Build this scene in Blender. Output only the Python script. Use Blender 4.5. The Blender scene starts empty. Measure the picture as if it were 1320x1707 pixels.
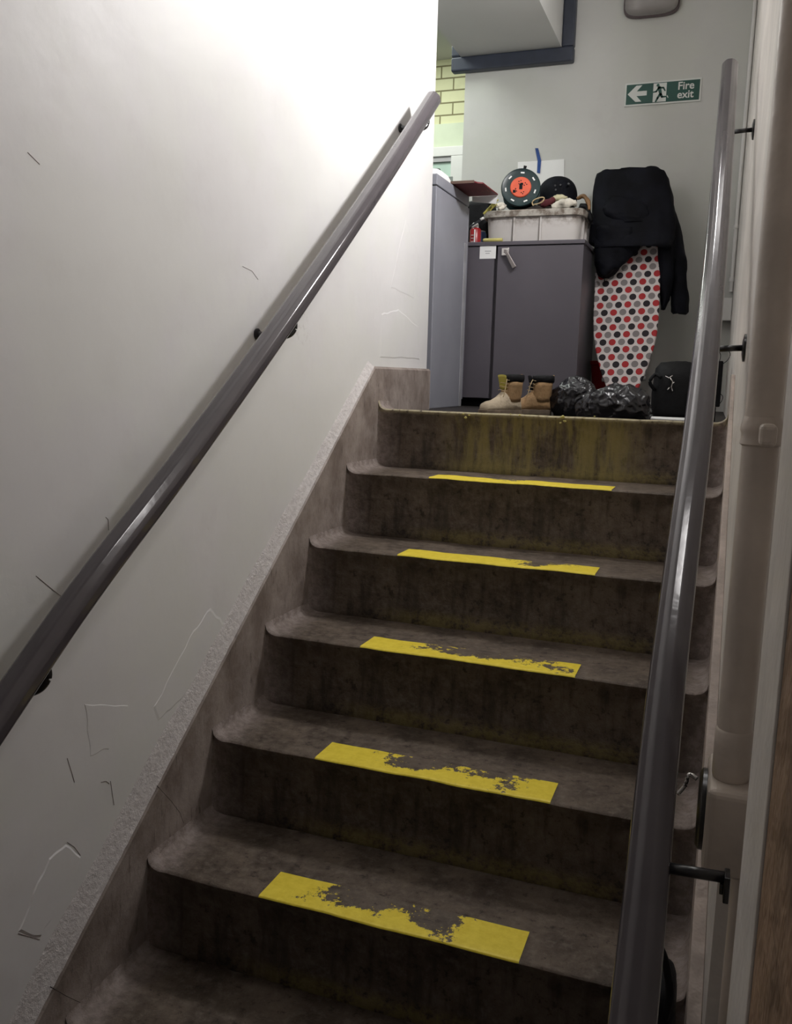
import bpy, bmesh, math, random
from mathutils import Vector, Matrix, noise
random.seed(7)
S = bpy.context.scene
C = S.collection
PI = math.pi

# ------------------------------------------------------------------ camera
YAW, PITCH, ROLL = 0.3482, -0.1557, 0.0269
CAM = Vector((1.0256, -1.3903, 1.0097))
FPX = 1461.1
def cam_axes():
    cy, sy, cp, sp = math.cos(YAW), math.sin(YAW), math.cos(PITCH), math.sin(PITCH)
    f = Vector((-sy*cp, cy*cp, sp)); r = Vector((cy, sy, 0)); u = r.cross(f)
    cr, sr = math.cos(ROLL), math.sin(ROLL)
    return r*cr + u*sr, -r*sr + u*cr, f
AR, AU, AF = cam_axes()
cd = bpy.data.cameras.new('camera'); cam = bpy.data.objects.new('camera', cd); C.objects.link(cam)
cd.sensor_fit = 'HORIZONTAL'; cd.sensor_width = 36; cd.lens = FPX*36/1320; cd.clip_start = .01
m = Matrix.Identity(4)
for i in range(3):
    m[i][0], m[i][1], m[i][2], m[i][3] = AR[i], AU[i], -AF[i], CAM[i]
cam.matrix_world = m
S.camera = cam
def W(px, py, Y):                       # point at depth plane Y seen at a photo pixel (used to measure sizes)
    d = AF + AR*((px-660)/FPX) - AU*((py-853.5)/FPX)
    return CAM + d*((Y-CAM.y)/d.y)

# ------------------------------------------------------------------ world, lights, exposure
S.view_settings.view_transform = 'Standard'; S.view_settings.look = 'None'
S.view_settings.gamma = 1; S.view_settings.exposure = 0; S.view_settings.use_curve_mapping = False
w = bpy.data.worlds.new('world'); S.world = w; w.use_nodes = True
w.node_tree.nodes['Background'].inputs[0].default_value = (.9, .95, 1, 1)
w.node_tree.nodes['Background'].inputs[1].default_value = .06
def area(name, loc, target, power, sx, sy, col=(1, 1, 1)):
    l = bpy.data.lights.new(name, 'AREA'); l.energy = power; l.shape = 'RECTANGLE'; l.size = sx; l.size_y = sy; l.color = col
    o = bpy.data.objects.new(name, l); C.objects.link(o); o.location = loc
    o.rotation_euler = (Vector(target)-Vector(loc)).to_track_quat('-Z', 'Y').to_euler()
    return o
LAMP = Vector((.965, 1.30, 2.34))
PW = dict(A=27, F=3.6, PF=13.5, PB=12.5)
area('stair_lamp_light', LAMP + Vector((-.06, 0, 0)), LAMP + Vector((-1.0, -.16, -.10)), PW['A'], .24, .16, (1, .985, .98))
area('lower_stair_fill_light', (.985, .10, 2.2), (0, .1, 1.6), PW['F'], .24, .16, (1, .965, .95))  # added fill that brightens the left wall, no known lamp here
area('passage_lamp_light', (-.75, 2.35, 2.93), (-.6, 2.6, 0), PW['PF'], .25, .9, (.93, 1, .93))
area('far_passage_lamp_light', (-.9, 3.55, 2.93), (-.8, 3.9, 0), PW['PB'], .25, .6, (.95, 1, .93))

# ------------------------------------------------------------------ helpers
def bm_(): return bmesh.new()
def obj(name, bm, mat, parent=None, origin=None, smooth=False, kind=None, label=None, bevel=0, seg=2, solid=0, sub=0, autos=None):
    bmesh.ops.recalc_face_normals(bm, faces=bm.faces[:])
    o0 = Vector(origin) if origin is not None else Vector((0, 0, 0))
    bm.transform(Matrix.Translation(-o0))
    me = bpy.data.meshes.new(name); bm.to_mesh(me); bm.free()
    for m_ in (mat if isinstance(mat, (list, tuple)) else [mat]): me.materials.append(m_)
    o = bpy.data.objects.new(name, me); C.objects.link(o)
    pl = Vector((0, 0, 0))
    if parent is not None:
        o.parent = parent; q = parent
        while q is not None: pl += q.location; q = q.parent
    o.location = o0 - pl
    if smooth or autos:
        for p in me.polygons: p.use_smooth = True
    if autos: me.set_sharp_from_angle(angle=autos)
    if kind: o['kind'] = kind
    if label: o['label'] = label
    if solid:
        md = o.modifiers.new('solid', 'SOLIDIFY'); md.thickness = solid; md.offset = 0
    if sub:
        md = o.modifiers.new('sub', 'SUBSURF'); md.levels = sub; md.render_levels = sub
    if bevel:
        md = o.modifiers.new('bevel', 'BEVEL'); md.width = bevel; md.segments = seg; md.limit_method = 'ANGLE'; md.angle_limit = .5; md.harden_normals = bool(autos)
    return o
def thing(name, label, cat, loc, group=None):
    o = bpy.data.objects.new(name, None); C.objects.link(o); o.location = loc; o.empty_display_size = .05
    return tag(o, label, cat, group)
def tag(o, label, cat, group=None):
    o['label'] = label; o['category'] = cat
    if group: o['group'] = group
    return o
def box(bm, a, b):
    x0, y0, z0 = a; x1, y1, z1 = b
    v = [bm.verts.new(p) for p in ((x0,y0,z0),(x1,y0,z0),(x1,y1,z0),(x0,y1,z0),(x0,y0,z1),(x1,y0,z1),(x1,y1,z1),(x0,y1,z1))]
    for f in ((0,3,2,1),(4,5,6,7),(0,1,5,4),(1,2,6,5),(2,3,7,6),(3,0,4,7)): bm.faces.new([v[i] for i in f])
    return bm
def BX(a, b): return box(bm_(), a, b)
def loft(bm, rings, cap=True, close=True, open_end=False):
    R = [[bm.verts.new(p) for p in r] for r in rings]
    n = len(R[0])
    for a, b in zip(R[:-1], R[1:]):
        for i in range(n if close else n-1):
            j = (i+1) % n
            bm.faces.new((a[i], a[j], b[j], b[i]))
    if cap:
        bm.faces.new(R[0][::-1])
        if not open_end: bm.faces.new(R[-1])
    return bm
def ring(c, ax, ay, rx, ry, n=16, p=2.0, ph=0):
    out = []
    for k in range(n):
        t = 2*PI*k/n + ph; a, b = math.cos(t), math.sin(t)
        a = math.copysign(abs(a)**(2/p), a); b = math.copysign(abs(b)**(2/p), b)
        out.append(Vector(c) + Vector(ax)*(rx*a) + Vector(ay)*(ry*b))
    return out
def tube(bm, pts, r, n=10, ph=0, cap=True, up=(0, 0, 1)):
    pts = [Vector(p) for p in pts]; rings = []
    for i, p in enumerate(pts):
        t = (pts[min(i+1, len(pts)-1)] - pts[max(i-1, 0)]).normalized()
        u = Vector(up) if abs(t.dot(Vector(up))) < .95 else Vector((1, 0, 0))
        a = t.cross(u).normalized(); b = a.cross(t)
        rr = r[i] if isinstance(r, (list, tuple)) else r
        rings.append(ring(p, a, b, rr, rr, n, 2, ph))
    return loft(bm, rings, cap)
def smooth_path(pts, k=6):
    pts = [Vector(p) for p in pts]; out = []
    for i in range(len(pts)-1):
        p0, p1, p2, p3 = pts[max(i-1,0)], pts[i], pts[i+1], pts[min(i+2,len(pts)-1)]
        for j in range(k):
            t = j/k
            out.append(.5*((2*p1)+(p2-p0)*t+(2*p0-5*p1+4*p2-p3)*t*t+(3*p1-p0-3*p2+p3)*t**3))
    return out + [pts[-1]]
def prism(bm, poly, d):                 # closed 3D polygon extruded along vector d
    a = [bm.verts.new(Vector(p)) for p in poly]; b = [bm.verts.new(Vector(p)+Vector(d)) for p in poly]
    n = len(a); bm.faces.new(a[::-1]); bm.faces.new(b)
    for i in range(n): bm.faces.new((a[i], a[(i+1)%n], b[(i+1)%n], b[i]))
    return bm
def lathe(bm, c, prof, n=32, axis=(0, 0, 1), ax=(1, 0, 0)):
    z = Vector(axis).normalized(); x = (Vector(ax)-z*Vector(ax).dot(z)).normalized(); y = z.cross(x)
    return loft(bm, [ring(Vector(c)+z*h, x, y, max(r, 1e-4), max(r, 1e-4), n) for r, h in prof])
def blob(c, rad, seed, amp, sub=4, fr=6, floor=None, ridge=True):
    bm = bm_(); bmesh.ops.create_icosphere(bm, subdivisions=sub, radius=1)
    for v in bm.verts:
        n = v.co.normalized(); q = Vector((n.x*rad[0], n.y*rad[1], n.z*rad[2]))*fr + Vector((seed*7.3, seed*3.1, 0))
        d = noise.ridged_multi_fractal(q, 1.0, 2.0, 4, 1.0, 2.0)/2.2-.5 if ridge else noise.fractal(q, 1.0, 2.0, 3)
        d += .5*noise.noise(q*.35)
        k = 1 + amp*d
        v.co = Vector(c) + Vector((n.x*rad[0]*k, n.y*rad[1]*k, n.z*rad[2]*k))
        if floor is not None and v.co.z < floor+.003: v.co.z = floor + .001
    return bm
def ruffle(bm, amp, fr, seed=0, stretch=(1, 1, 1)):
    bmesh.ops.recalc_face_normals(bm, faces=bm.faces[:]); bm.normal_update()
    for v in bm.verts:
        q = Vector((v.co.x*stretch[0], v.co.y*stretch[1], v.co.z*stretch[2]))*fr + Vector((seed, seed*2, 0))
        v.co += v.normal*amp*noise.fractal(q, 1, 2, 3)
    return bm

# ------------------------------------------------------------------ materials
class NT:
    def __init__(s, name):
        s.m = bpy.data.materials.new(name); s.m.use_nodes = True; s.t = s.m.node_tree
        s.b = s.t.nodes['Principled BSDF']; s.tc = s.t.nodes.new('ShaderNodeTexCoord')
    def n(s, typ, **k):
        o = s.t.nodes.new(typ)
        for a, v in k.items(): setattr(o, a, v)
        return o
    def l(s, a, b): s.t.links.new(a, b)
    def put(s, sock, v):
        if isinstance(v, (int, float)): sock.default_value = v
        elif isinstance(v, (tuple, list)): sock.default_value = (*v, 1) if (len(v) == 3 and sock.type == 'RGBA') else v
        else: s.l(v, sock)
    def math(s, op, a, b=0, c=0, clamp=False):
        o = s.n('ShaderNodeMath', operation=op, use_clamp=clamp)
        for i, v in enumerate((a, b, c)): s.put(o.inputs[i], v)
        return o.outputs[0]
    def map(s, v, a, b, c=0, d=1):       # smoothstep map
        o = s.n('ShaderNodeMapRange', interpolation_type='SMOOTHSTEP')
        s.put(o.inputs[0], v)
        for i, q in zip((1, 2, 3, 4), (a, b, c, d)): o.inputs[i].default_value = q
        return o.outputs[0]
    def mix(s, f, a, b):
        o = s.n('ShaderNodeMix', data_type='RGBA')
        s.put(o.inputs[0], f); s.put(o.inputs[6], a); s.put(o.inputs[7], b); return o.outputs[2]
    def noise(s, scale, detail=4, rough=.55, stretch=None, off=None, coord='Object'):
        o = s.n('ShaderNodeTexNoise'); o.inputs['Scale'].default_value = scale
        o.inputs['Detail'].default_value = detail; o.inputs['Roughness'].default_value = rough
        v = s.tc.outputs[coord]
        if stretch or off:
            mp = s.n('ShaderNodeMapping'); s.l(v, mp.inputs[0]); v = mp.outputs[0]
            if stretch: mp.inputs['Scale'].default_value = stretch
            if off: mp.inputs['Location'].default_value = off
        s.l(v, o.inputs['Vector']); return o.outputs[0]
    def xyz(s, coord='Object'):
        o = s.n('ShaderNodeSeparateXYZ'); s.l(s.tc.outputs[coord], o.inputs[0]); return o.outputs
    def bump(s, h, dist, strength=1):
        o = s.n('ShaderNodeBump'); o.inputs['Distance'].default_value = dist; o.inputs['Strength'].default_value = strength
        s.l(h, o.inputs['Height']); s.l(o.outputs[0], s.b.inputs['Normal'])
    def done(s, col, rough=.6, spec=None, metal=0, coat=0):
        s.put(s.b.inputs['Base Color'], col); s.put(s.b.inputs['Roughness'], rough); s.b.inputs['Metallic'].default_value = metal
        if spec is not None: s.b.inputs['Specular IOR Level'].default_value = spec
        if coat: s.b.inputs['Coat Weight'].default_value = coat; s.b.inputs['Coat Roughness'].default_value = .06
        return s.m
def mat(name, base, rough=.55, var=.18, scale=12, bump=0, bscale=120, spec=None, metal=0, coat=0):
    t = NT(name); f = t.map(t.noise(scale), .3, .7)
    c = t.mix(f, tuple(x*(1-var) for x in base), tuple(min(1, x*(1+var)) for x in base))
    if bump: t.bump(t.noise(bscale, 3), bump)
    return t.done(c, rough, spec, metal, coat)
def plaster(name, base, dirt=.0):
    t = NT(name)
    f = t.map(t.noise(1.6, 5, .6), .35, .68); f2 = t.map(t.noise(9, 6, .65, off=(3, 1, 2)), .5, .75)
    c = t.mix(f, tuple(x*.93 for x in base), base)
    c = t.mix(t.math('MULTIPLY', f2, .22), c, (base[0]*.80, base[1]*.76, base[2]*.76))
    tint = t.map(t.noise(3.2, 4, .6, off=(7, 4, 3)), .42, .58)
    c = t.mix(t.math('MULTIPLY', tint, .5), c, (base[0]*.955, base[1]*.975, base[2]*.925))
    sc = t.map(t.noise(2.6, 9, .72, off=(5, 9, 1)), .655, .69)         # scuffs and stains
    c = t.mix(t.math('MULTIPLY', sc, .30), c, (base[0]*.55, base[1]*.5, base[2]*.48))
    h = t.math('ADD', t.math('MULTIPLY', t.noise(4, 4, .5), 1.3), t.math('MULTIPLY', t.noise(120, 2), .03))
    t.bump(h, .006, .6)
    return t.done(c, .5)
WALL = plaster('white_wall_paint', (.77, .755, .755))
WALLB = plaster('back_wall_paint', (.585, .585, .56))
WALLR = mat('cream_gloss_wall_paint', (.78, .735, .69), .38, .10, 5, .004, 22)
BROWN = mat('brown_rough_wall_paint', (.24, .155, .10), .6, .35, 7, .012, 26)
CEIL = mat('ceiling_paint', (.62, .62, .60), .7, .02, 3)
def grit():
    t = NT('gritty_plaster'); n1 = t.noise(90, 6, .7)
    c = t.mix(t.map(n1, .35, .65), (.58, .54, .53), (.72, .68, .67)); t.bump(n1, .005); return t.done(c, .75)
GRIT = grit()
def concrete_nodes(t, riser=True):
    x, y, z = t.xyz()
    n1 = t.noise(7, 8, .65); n2 = t.noise(45, 6, .7); n3 = t.noise(9, 6, .65, stretch=(3.4, 1, .5), off=(2, 2, 2))
    c = t.mix(t.map(n1, .3, .72), (.058, .042, .031), (.158, .122, .092))
    c = t.mix(t.math('MULTIPLY', t.map(n2, .47, .68), .55), c, (.20, .165, .135))
    c = t.mix(t.math('MULTIPLY', t.map(n2, .45, .33), .85), c, (.028, .020, .016))
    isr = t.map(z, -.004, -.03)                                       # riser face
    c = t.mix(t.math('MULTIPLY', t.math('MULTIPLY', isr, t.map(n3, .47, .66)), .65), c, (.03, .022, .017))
    mid = t.math('MULTIPLY', t.map(x, .12, .36), t.map(x, 1.02, .82))
    st = t.math('MULTIPLY', t.math('MULTIPLY', mid, t.map(z, -.138, -.168)), t.map(n2, .36, .56))
    c = t.mix(t.math('MULTIPLY', st, .6), c, (.22, .175, .05))       # old yellow paint along the riser foot
    e = t.math('MAXIMUM', t.map(t.math('ADD', x, t.math('MULTIPLY', n1, .12)), .15, .05), t.map(t.math('SUBTRACT', x, t.math('MULTIPLY', n1, .1)), .93, .99))
    c = t.mix(t.math('MULTIPLY', e, .85), c, t.mix(t.map(n2, .4, .6), (.24, .195, .175), (.34, .285, .265)))
    return c, n1, n2
def concrete():
    t = NT('worn_brown_concrete'); c, n1, n2 = concrete_nodes(t)
    t.bump(t.math('ADD', t.math('MULTIPLY', n1, .8), t.math('MULTIPLY', n2, .5)), .008, 1)
    return t.done(c, .62, .35)
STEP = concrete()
def top_step_mat():
    t = NT('worn_concrete_with_old_yellow_paint'); c, n1, n2 = concrete_nodes(t); x, y, z = t.xyz()
    mid = t.math('MULTIPLY', t.map(x, .17, .35), t.map(x, .86, .74))
    s = t.noise(10, 6, .7, stretch=(3, 1, .45), off=(4, 1, 1))
    c = t.mix(t.math('MULTIPLY', t.math('MULTIPLY', mid, t.map(s, .36, .60)), .7), c, (.30, .245, .085))
    lip = t.math('MULTIPLY', t.math('MULTIPLY', t.map(z, -.014, -.004), t.map(y, .016, .006)), t.map(n2, .36, .52))
    c = t.mix(t.math('MULTIPLY', lip, .8), c, (.42, .37, .24))
    t.bump(n2, .003); return t.done(c, .62, .35)
STEPT = top_step_mat()
def skirting():
    t = NT('worn_painted_concrete_skirting'); n1 = t.noise(8, 7, .65); n2 = t.noise(30, 6, .7, stretch=(1, 2, .5))
    c = t.mix(t.map(n1, .3, .7), (.185, .145, .125), (.37, .315, .285))
    c = t.mix(t.math('MULTIPLY', t.map(n2, .56, .68), .6), c, (.07, .052, .045))
    t.bump(n1, .006); return t.done(c, .55)
SKIRT = skirting()
def yellow(wear, band, name, seed):
    t = NT(name); c, n1, n2 = concrete_nodes(t); x, y, z = t.xyz()
    a, b = band
    fine = t.noise(55, 8, .75, off=(seed, 2*seed, 0)); big = t.noise(9, 3, .5, off=(2*seed, seed, 1))
    midx = t.math('MULTIPLY', t.map(x, a-.10, a+.07), t.map(x, b+.06, b-.05))
    back = t.map(y, -.012, .085)
    v = t.math('ADD', t.math('MULTIPLY', t.math('SUBTRACT', fine, .5), 2.0), t.math('MULTIPLY', t.math('SUBTRACT', big, .5), 2.4))
    v = t.math('ADD', v, t.math('MULTIPLY', t.math('MULTIPLY', midx, back), wear))
    mask = t.map(v, .52, .56)
    ye = t.mix(t.map(n2, .3, .7), (.80, .62, .035), (.92, .74, .07))
    return t.done(t.mix(mask, ye, c), .5)
RAIL = mat('grey_gloss_rail_paint', (.074, .065, .071), .14, .06, 9, .0003, 25, .5, 0, .15)
BLKMETAL = mat('black_bracket_metal', (.012, .011, .012), .28, .3, 40, 0, 1, .6)
PIPE = mat('cream_painted_pipe', (.60, .52, .45), .3, .12, 8, .004, 18)
GREYCAB = mat('grey_steel_paint', (.27, .275, .315), .42, .05, 5)
DARKCAB = mat('dark_grey_cabinet_paint', (.105, .095, .112), .42, .07, 4)
DARKTRIM = mat('dark_slate_trim_paint', (.030, .036, .055), .45, .15, 12)
LAND = mat('dark_landing_floor', (.022, .018, .016), .6, .4, 9)
FLOORB = mat('lower_floor_concrete', (.11, .085, .07), .65, .3, 6)
BLACK = mat('black_nylon', (.0045, .0045, .0055), .65, .4, 20, .002, 60, .2)
BAGPL = mat('black_bag_plastic', (.006, .0055, .008), .26, .3, 20, .0012, 30, .5)
NAVY = mat('navy_black_coat_cloth', (.0040, .0044, .0075), .75, .5, 14, .002, 50, .15)
WHITEP = mat('white_plastic', (.72, .71, .69), .4, .04, 5)
PAPER = mat('white_paper', (.86, .86, .85), .75, .03, 5)
GREYP = mat('grey_plastic', (.40, .39, .40), .4, .05, 5)
CHROME = mat('brushed_chrome', (.66, .64, .62), .25, .1, 20, 0, 1, None, .9)
def mud(name, base, dirt, z0, z1, rough=.4):
    t = NT(name); x, y, z = t.xyz(); n = t.noise(22, 7, .7)
    m_ = t.math('MULTIPLY', t.map(n, .4, .62), t.map(z, z0, z1))
    c = t.mix(t.math('MULTIPLY', m_, .9), t.mix(t.map(t.noise(5), .3, .7), tuple(q*.9 for q in base), base), dirt)
    return t.done(c, rough)
CRATE = mud('dirty_white_crate_plastic', (.62, .59, .57), (.16, .115, .08), .05, .11)
RIMM = mud('dirty_crate_rim', (.50, .47, .42), (.12, .085, .06), -1, -.5)
RED = mat('dark_red_card', (.14, .012, .018), .5, .1, 10)
REDP = mat('red_plastic', (.30, .012, .012), .35, .1, 10)
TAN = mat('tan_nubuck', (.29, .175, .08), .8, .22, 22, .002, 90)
TANL = mat('lit_pale_nubuck', (.43, .355, .255), .85, .15, 22, .002, 90)  # paler tan; the light on the front boot is put into its colour
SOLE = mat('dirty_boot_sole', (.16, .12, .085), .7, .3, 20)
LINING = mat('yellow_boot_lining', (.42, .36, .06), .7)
GREEN = mat('dark_green_reel_plastic', (.009, .028, .030), .35, .15, 10)
ORANGE = mat('orange_reel_plate', (.70, .105, .045), .45, .12, 14)
BLUE = mat('blue_masking_tape', (.015, .06, .24), .6)
RAG = mat('off_white_rag_cloth', (.62, .58, .50), .85, .2, 24, .003, 60)
BEIGE = mat('beige_glove_leather', (.46, .35, .20), .8, .2, 24)
GLOVE = mat('olive_yellow_glove', (.36, .32, .07), .75, .45, 26)
BROWNC = mat('brown_leather_strap', (.17, .085, .03), .55, .3, 18)
YEL = mat('pale_yellow_tube', (.55, .49, .16), .5, .15, 20)
TIN = mat('red_tin_paint', (.32, .015, .02), .3, .1, 12)
CAPBLUE = mat('blue_cap_plastic', (.03, .06, .16), .4)
SIGNG = mat('sign_green', (.005, .066, .048), .4, .06, 6)
SIGNW = mat('sign_white', (.66, .68, .65), .45, .03, 6)
DIFF = mat('grey_lamp_diffuser', (.30, .28, .27), .3, .08, 5, 0, 1, .5)
def brick():
    t = NT('cream_painted_brick'); b = t.n('ShaderNodeTexBrick'); mp = t.n('ShaderNodeMapping')
    sx = t.n('ShaderNodeSeparateXYZ'); cx = t.n('ShaderNodeCombineXYZ')
    t.l(t.tc.outputs['Object'], sx.inputs[0]); t.l(sx.outputs[0], cx.inputs[0]); t.l(sx.outputs[2], cx.inputs[1])
    t.l(cx.outputs[0], b.inputs['Vector'])
    b.inputs['Scale'].default_value = 1; b.inputs['Brick Width'].default_value = .166; b.inputs['Row Height'].default_value = .0745
    b.inputs['Mortar Size'].default_value = .0045; b.inputs['Mortar Smooth'].default_value = .1
    b.inputs['Color1'].default_value = (.72, .72, .45, 1); b.inputs['Color2'].default_value = (.64, .64, .40, 1)
    b.inputs['Mortar'].default_value = (.21, .19, .09, 1)
    c = t.mix(t.math('MULTIPLY', t.map(t.noise(14, 5), .5, .75), .2), b.outputs['Color'], (.5, .48, .28))
    h = t.math('SUBTRACT', 1, b.outputs['Fac']); t.bump(h, .008); return t.done(c, .7)
BRICK = brick()
LINTEL = mat('pale_green_render', (.60, .66, .50), .7, .06, 6)
GLASSP = mat('frosted_green_pane', (.50, .64, .56), .25, .06, 4)
def polka():
    t = NT('polka_dot_cover'); x, y, z = t.xyz(); DX, DZ = .0385, .0333
    u = t.math('DIVIDE', t.math('ADD', x, 10*DX*3 + .012), DX); v = t.math('DIVIDE', t.math('ADD', z, 20*DZ), DZ)
    row = t.math('FLOOR', v); odd = t.math('MODULO', row, 2)
    uu = t.math('ADD', u, t.math('MULTIPLY', odd, 1.5)); cell = t.math('FLOOR', uu)
    fx = t.math('SUBTRACT', t.math('SUBTRACT', uu, cell), .5)
    fz = t.math('MULTIPLY', t.math('SUBTRACT', t.math('SUBTRACT', v, row), .5), DZ/DX)
    d = t.math('SQRT', t.math('ADD', t.math('MULTIPLY', fx, fx), t.math('MULTIPLY', fz, fz)))
    inside = t.math('LESS_THAN', d, .375); idx = t.math('MODULO', cell, 3)
    dot = t.mix(t.math('GREATER_THAN', idx, .5), (.46, .03, .035), (.26, .235, .235))
    dot = t.mix(t.math('GREATER_THAN', idx, 1.5), dot, (.022, .017, .022))
    return t.done(t.mix(inside, (.74, .68, .67), dot), .8)
POLKA = polka()

# ------------------------------------------------------------------ large structure
R_, T_, WID = .18, .2481, 1.05
LZ = .882                                # landing floor
YB = 2.85                                # back wall
SL = R_/T_
def wr(Y): return 1.0715 - .0103*Y       # right wall face, running very slightly out of square
WE = 1.79                                # end of the left wall
obj('wall_left', BX((-.18, -3, -.56), (-.02, WE, 3.0)), WALL, kind='structure', bevel=.006)
wl = bpy.data.objects['wall_left']
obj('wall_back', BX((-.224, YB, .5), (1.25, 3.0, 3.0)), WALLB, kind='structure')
def slab(y0, y1, off, x1, z0=-.56, z1=3.0):
    return prism(bm_(), [(wr(y0)+off, y0, z0), (wr(y1)+off, y1, z0), (x1, y1, z0), (x1, y0, z0)], (0, 0, z1-z0))
bmw = slab(-.2, YB, 0, 1.25)
for args in ((-.572, -.2, .047, 1.25), (-.84, -.572, 0, 1.25)):
    b2 = slab(*args); me = bpy.data.meshes.new('t'); b2.to_mesh(me); b2.free(); bmw.from_mesh(me)
obj('wall_right', bmw, WALLR, kind='structure')
bmw = bm_(); ys = [-3, -2, -1.5] + [-1.4+.05*i for i in range(14)]
obj('wall_right_lower', slab(-3, -.80, -.003, 1.25), BROWN, kind='structure')
obj('wall_behind', BX((-.18, -3.1, -.56), (1.25, -3.0, 3.0)), WALL, kind='structure')
obj('ceiling', BX((-2.6, -3.1, 3.0), (1.25, 4.5, 3.1)), CEIL, kind='structure')
obj('floor', BX((-2.6, 5*T_+.07, .70), (1.25, 4.5, LZ)), LAND, kind='structure')
obj('floor_lower', BX((-.18, -3.1, -.66), (1.25, -3*T_+.3, -.54)), FLOORB, kind='structure')
obj('wall_far', BX((-2.6, 4.3, .5), (.2, 4.45, 3.0)), BRICK, kind='structure', origin=W(735, 152, 4.3))
obj('wall_far_side', BX((-2.7, 1.6, .5), (-2.6, 4.45, 3.0)), WALL, kind='structure')
obj('wall_passage_near', BX((-2.6, 1.6, .5), (-.18, 1.7, 3.0)), WALL, kind='structure')
p0, p1 = W(735, 207, 4.29), W(735, 247, 4.29)
obj('trim_1', BX((-1.9, 4.285, p1.z-.02), (.2, 4.3, p0.z)), LINTEL, kind='structure')
# window in the passage beyond
wt = W(735, 246, 4.27).z; wx = W(752, 290, 4.27).x; wx2 = W(771, 290, 4.27).x; wz2 = W(735, 262, 4.27).z
fr = BX((-1.6, 4.25, wz2), (.15, 4.298, wt)); box(fr, (wx, 4.25, 1.5), (wx2+.02, 4.298, wz2)); box(fr, (-1.6, 4.25, 1.5), (-1.52, 4.298, wz2)); box(fr, (-1.6, 4.25, 1.42), (.15, 4.298, 1.5))
win = obj('window_1', fr, WHITEP, kind='structure', bevel=.004)
obj('window_pane', BX((-1.53, 4.278, 1.49), (.1, 4.284, wz2+.005)), GLASSP, win)
g_ = BX((-1.52, 4.262, wz2-.03), (.1, 4.276, wz2)); obj('window_seal', g_, GREYP, win)
# dropped ceiling box with dark frame
sx0, sx1, sz = -.237, .232, 2.483
obj('ceiling_soffit', BX((sx0, 1.95, sz), (sx1, YB, 3.0)), CEIL, kind='structure')
fb = BX((sx0-.045, YB-.05, sz-.064), (sx1+.056, YB-.0005, sz-.001)); box(fb, (sx1+.001, YB-.05, sz-.001), (sx1+.056, YB-.0005, 3.0)); box(fb, (sx0-.045, YB-.05, sz-.001), (sx0-.001, YB-.0005, 3.0))
obj('trim_2', fb, DARKTRIM, kind='structure', bevel=.008)

# staircase ---------------------------------------------------------------
st = thing('staircase', 'brown worn concrete staircase with painted yellow nosing strips between two walls', 'stairs', (0, 0, -.54))
XS = [0, .004, .009, .016, .026, .04, .07] + [.07+(WID-.14)*i/26 for i in range(1, 26)] + [WID-.07, WID-.04, WID-.026, WID-.016, WID-.009, WID-.004, WID]
def fillet(x, r=.031):
    d = min(x, WID-x)
    if d >= r: return 0
    return r - math.sqrt(max(r*r-(r-d)**2, 0))
DISH = .006
def step(i):
    z = i*R_; y = i*T_; top = i == 5; last = i == -3
    dep = .075 if top else T_
    rings = []
    for x in XS:
        f = fillet(x); wob = .0022*noise.fractal(Vector((x*9, i*5.1, 0)), 1, 2, 4) if .03 < x < WID-.03 else 0
        prof = []
        # riser, from the foot upwards (slightly raked, with a cove at its foot)
        for (dy, dz, k) in ((.012, -R_-.012, 0), (.009, -R_+.004, .5), (.014, -R_+.016, .8), (.016, -.10, .8), (.013, -.05, .8), (.006, -.018, .8), (.001, -.009, .9), (.0005, -.004, 1), (.003, -.001, 1), (.008, 0, 1), (.03, -.001, 1), (dep*.4, -.002, 1), (dep*.7, -.004 if not top else -.003, 1), (dep+.02, -DISH if not top else -.003, 1)):
            onr = dz < -.02
            yy = y + dy - (f*.55 if onr else 0) + wob*(1 if dz > -.03 else .5)
            zz = z + dz + (0 if onr else f*.85) + wob*.6
            prof.append((x, yy, zz))
        prof.append((x, y+dep+.02, z-R_-.012))
        rings.append([Vector(p) for p in prof])
    return loft(bm_(), rings)
wearing = {0: (1.05, (.38, .66), 3.1), 1: (.90, (.42, .72), 8.2), 2: (.80, (.40, .72), 5.7), 3: (.55, (.50, .72), 1.9), 4: (.15, (.4, .5), 4.4)}
names_pos = {0: 'lowest and most worn yellow strip', 1: 'second yellow strip from the bottom, worn along its back', 2: 'third yellow strip from the bottom', 3: 'second highest yellow strip, barely worn', 4: 'highest yellow strip, with a pale scuff'}
for i in range(-2, 6):
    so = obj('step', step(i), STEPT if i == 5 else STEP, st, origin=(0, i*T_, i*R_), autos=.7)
    if i in wearing:
        wv, band, seed = wearing[i]; bm = bm_(); rows = []
        xa, xb = .258, .772
        n = 30
        for (dy, dz) in ((-.0008, -.0022), (.0004, .0002), (.002, .0009), (.008, .0013), (.03, .0005), (.07, -.0003), (.093, -.0008)):
            r = []
            for k in range(n+1):
                x = xa+(xb-xa)*k/n; wob = .0022*noise.fractal(Vector((x*9, i*5.1, 0)), 1, 2, 4)
                r.append(bm.verts.new((x+.012*(dy/.093-.5)*(0), i*T_+dy+wob, i*R_+dz+wob*.6)))
            rows.append(r)
        for a, b in zip(rows[:-1], rows[1:]):
            for k in range(n): bm.faces.new((a[k], a[k+1], b[k+1], b[k]))
        obj('warning_strip', bm, yellow(wv, band, 'worn_yellow_paint', seed), so, origin=(0, i*T_, i*R_), smooth=True, label=names_pos[i])
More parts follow.
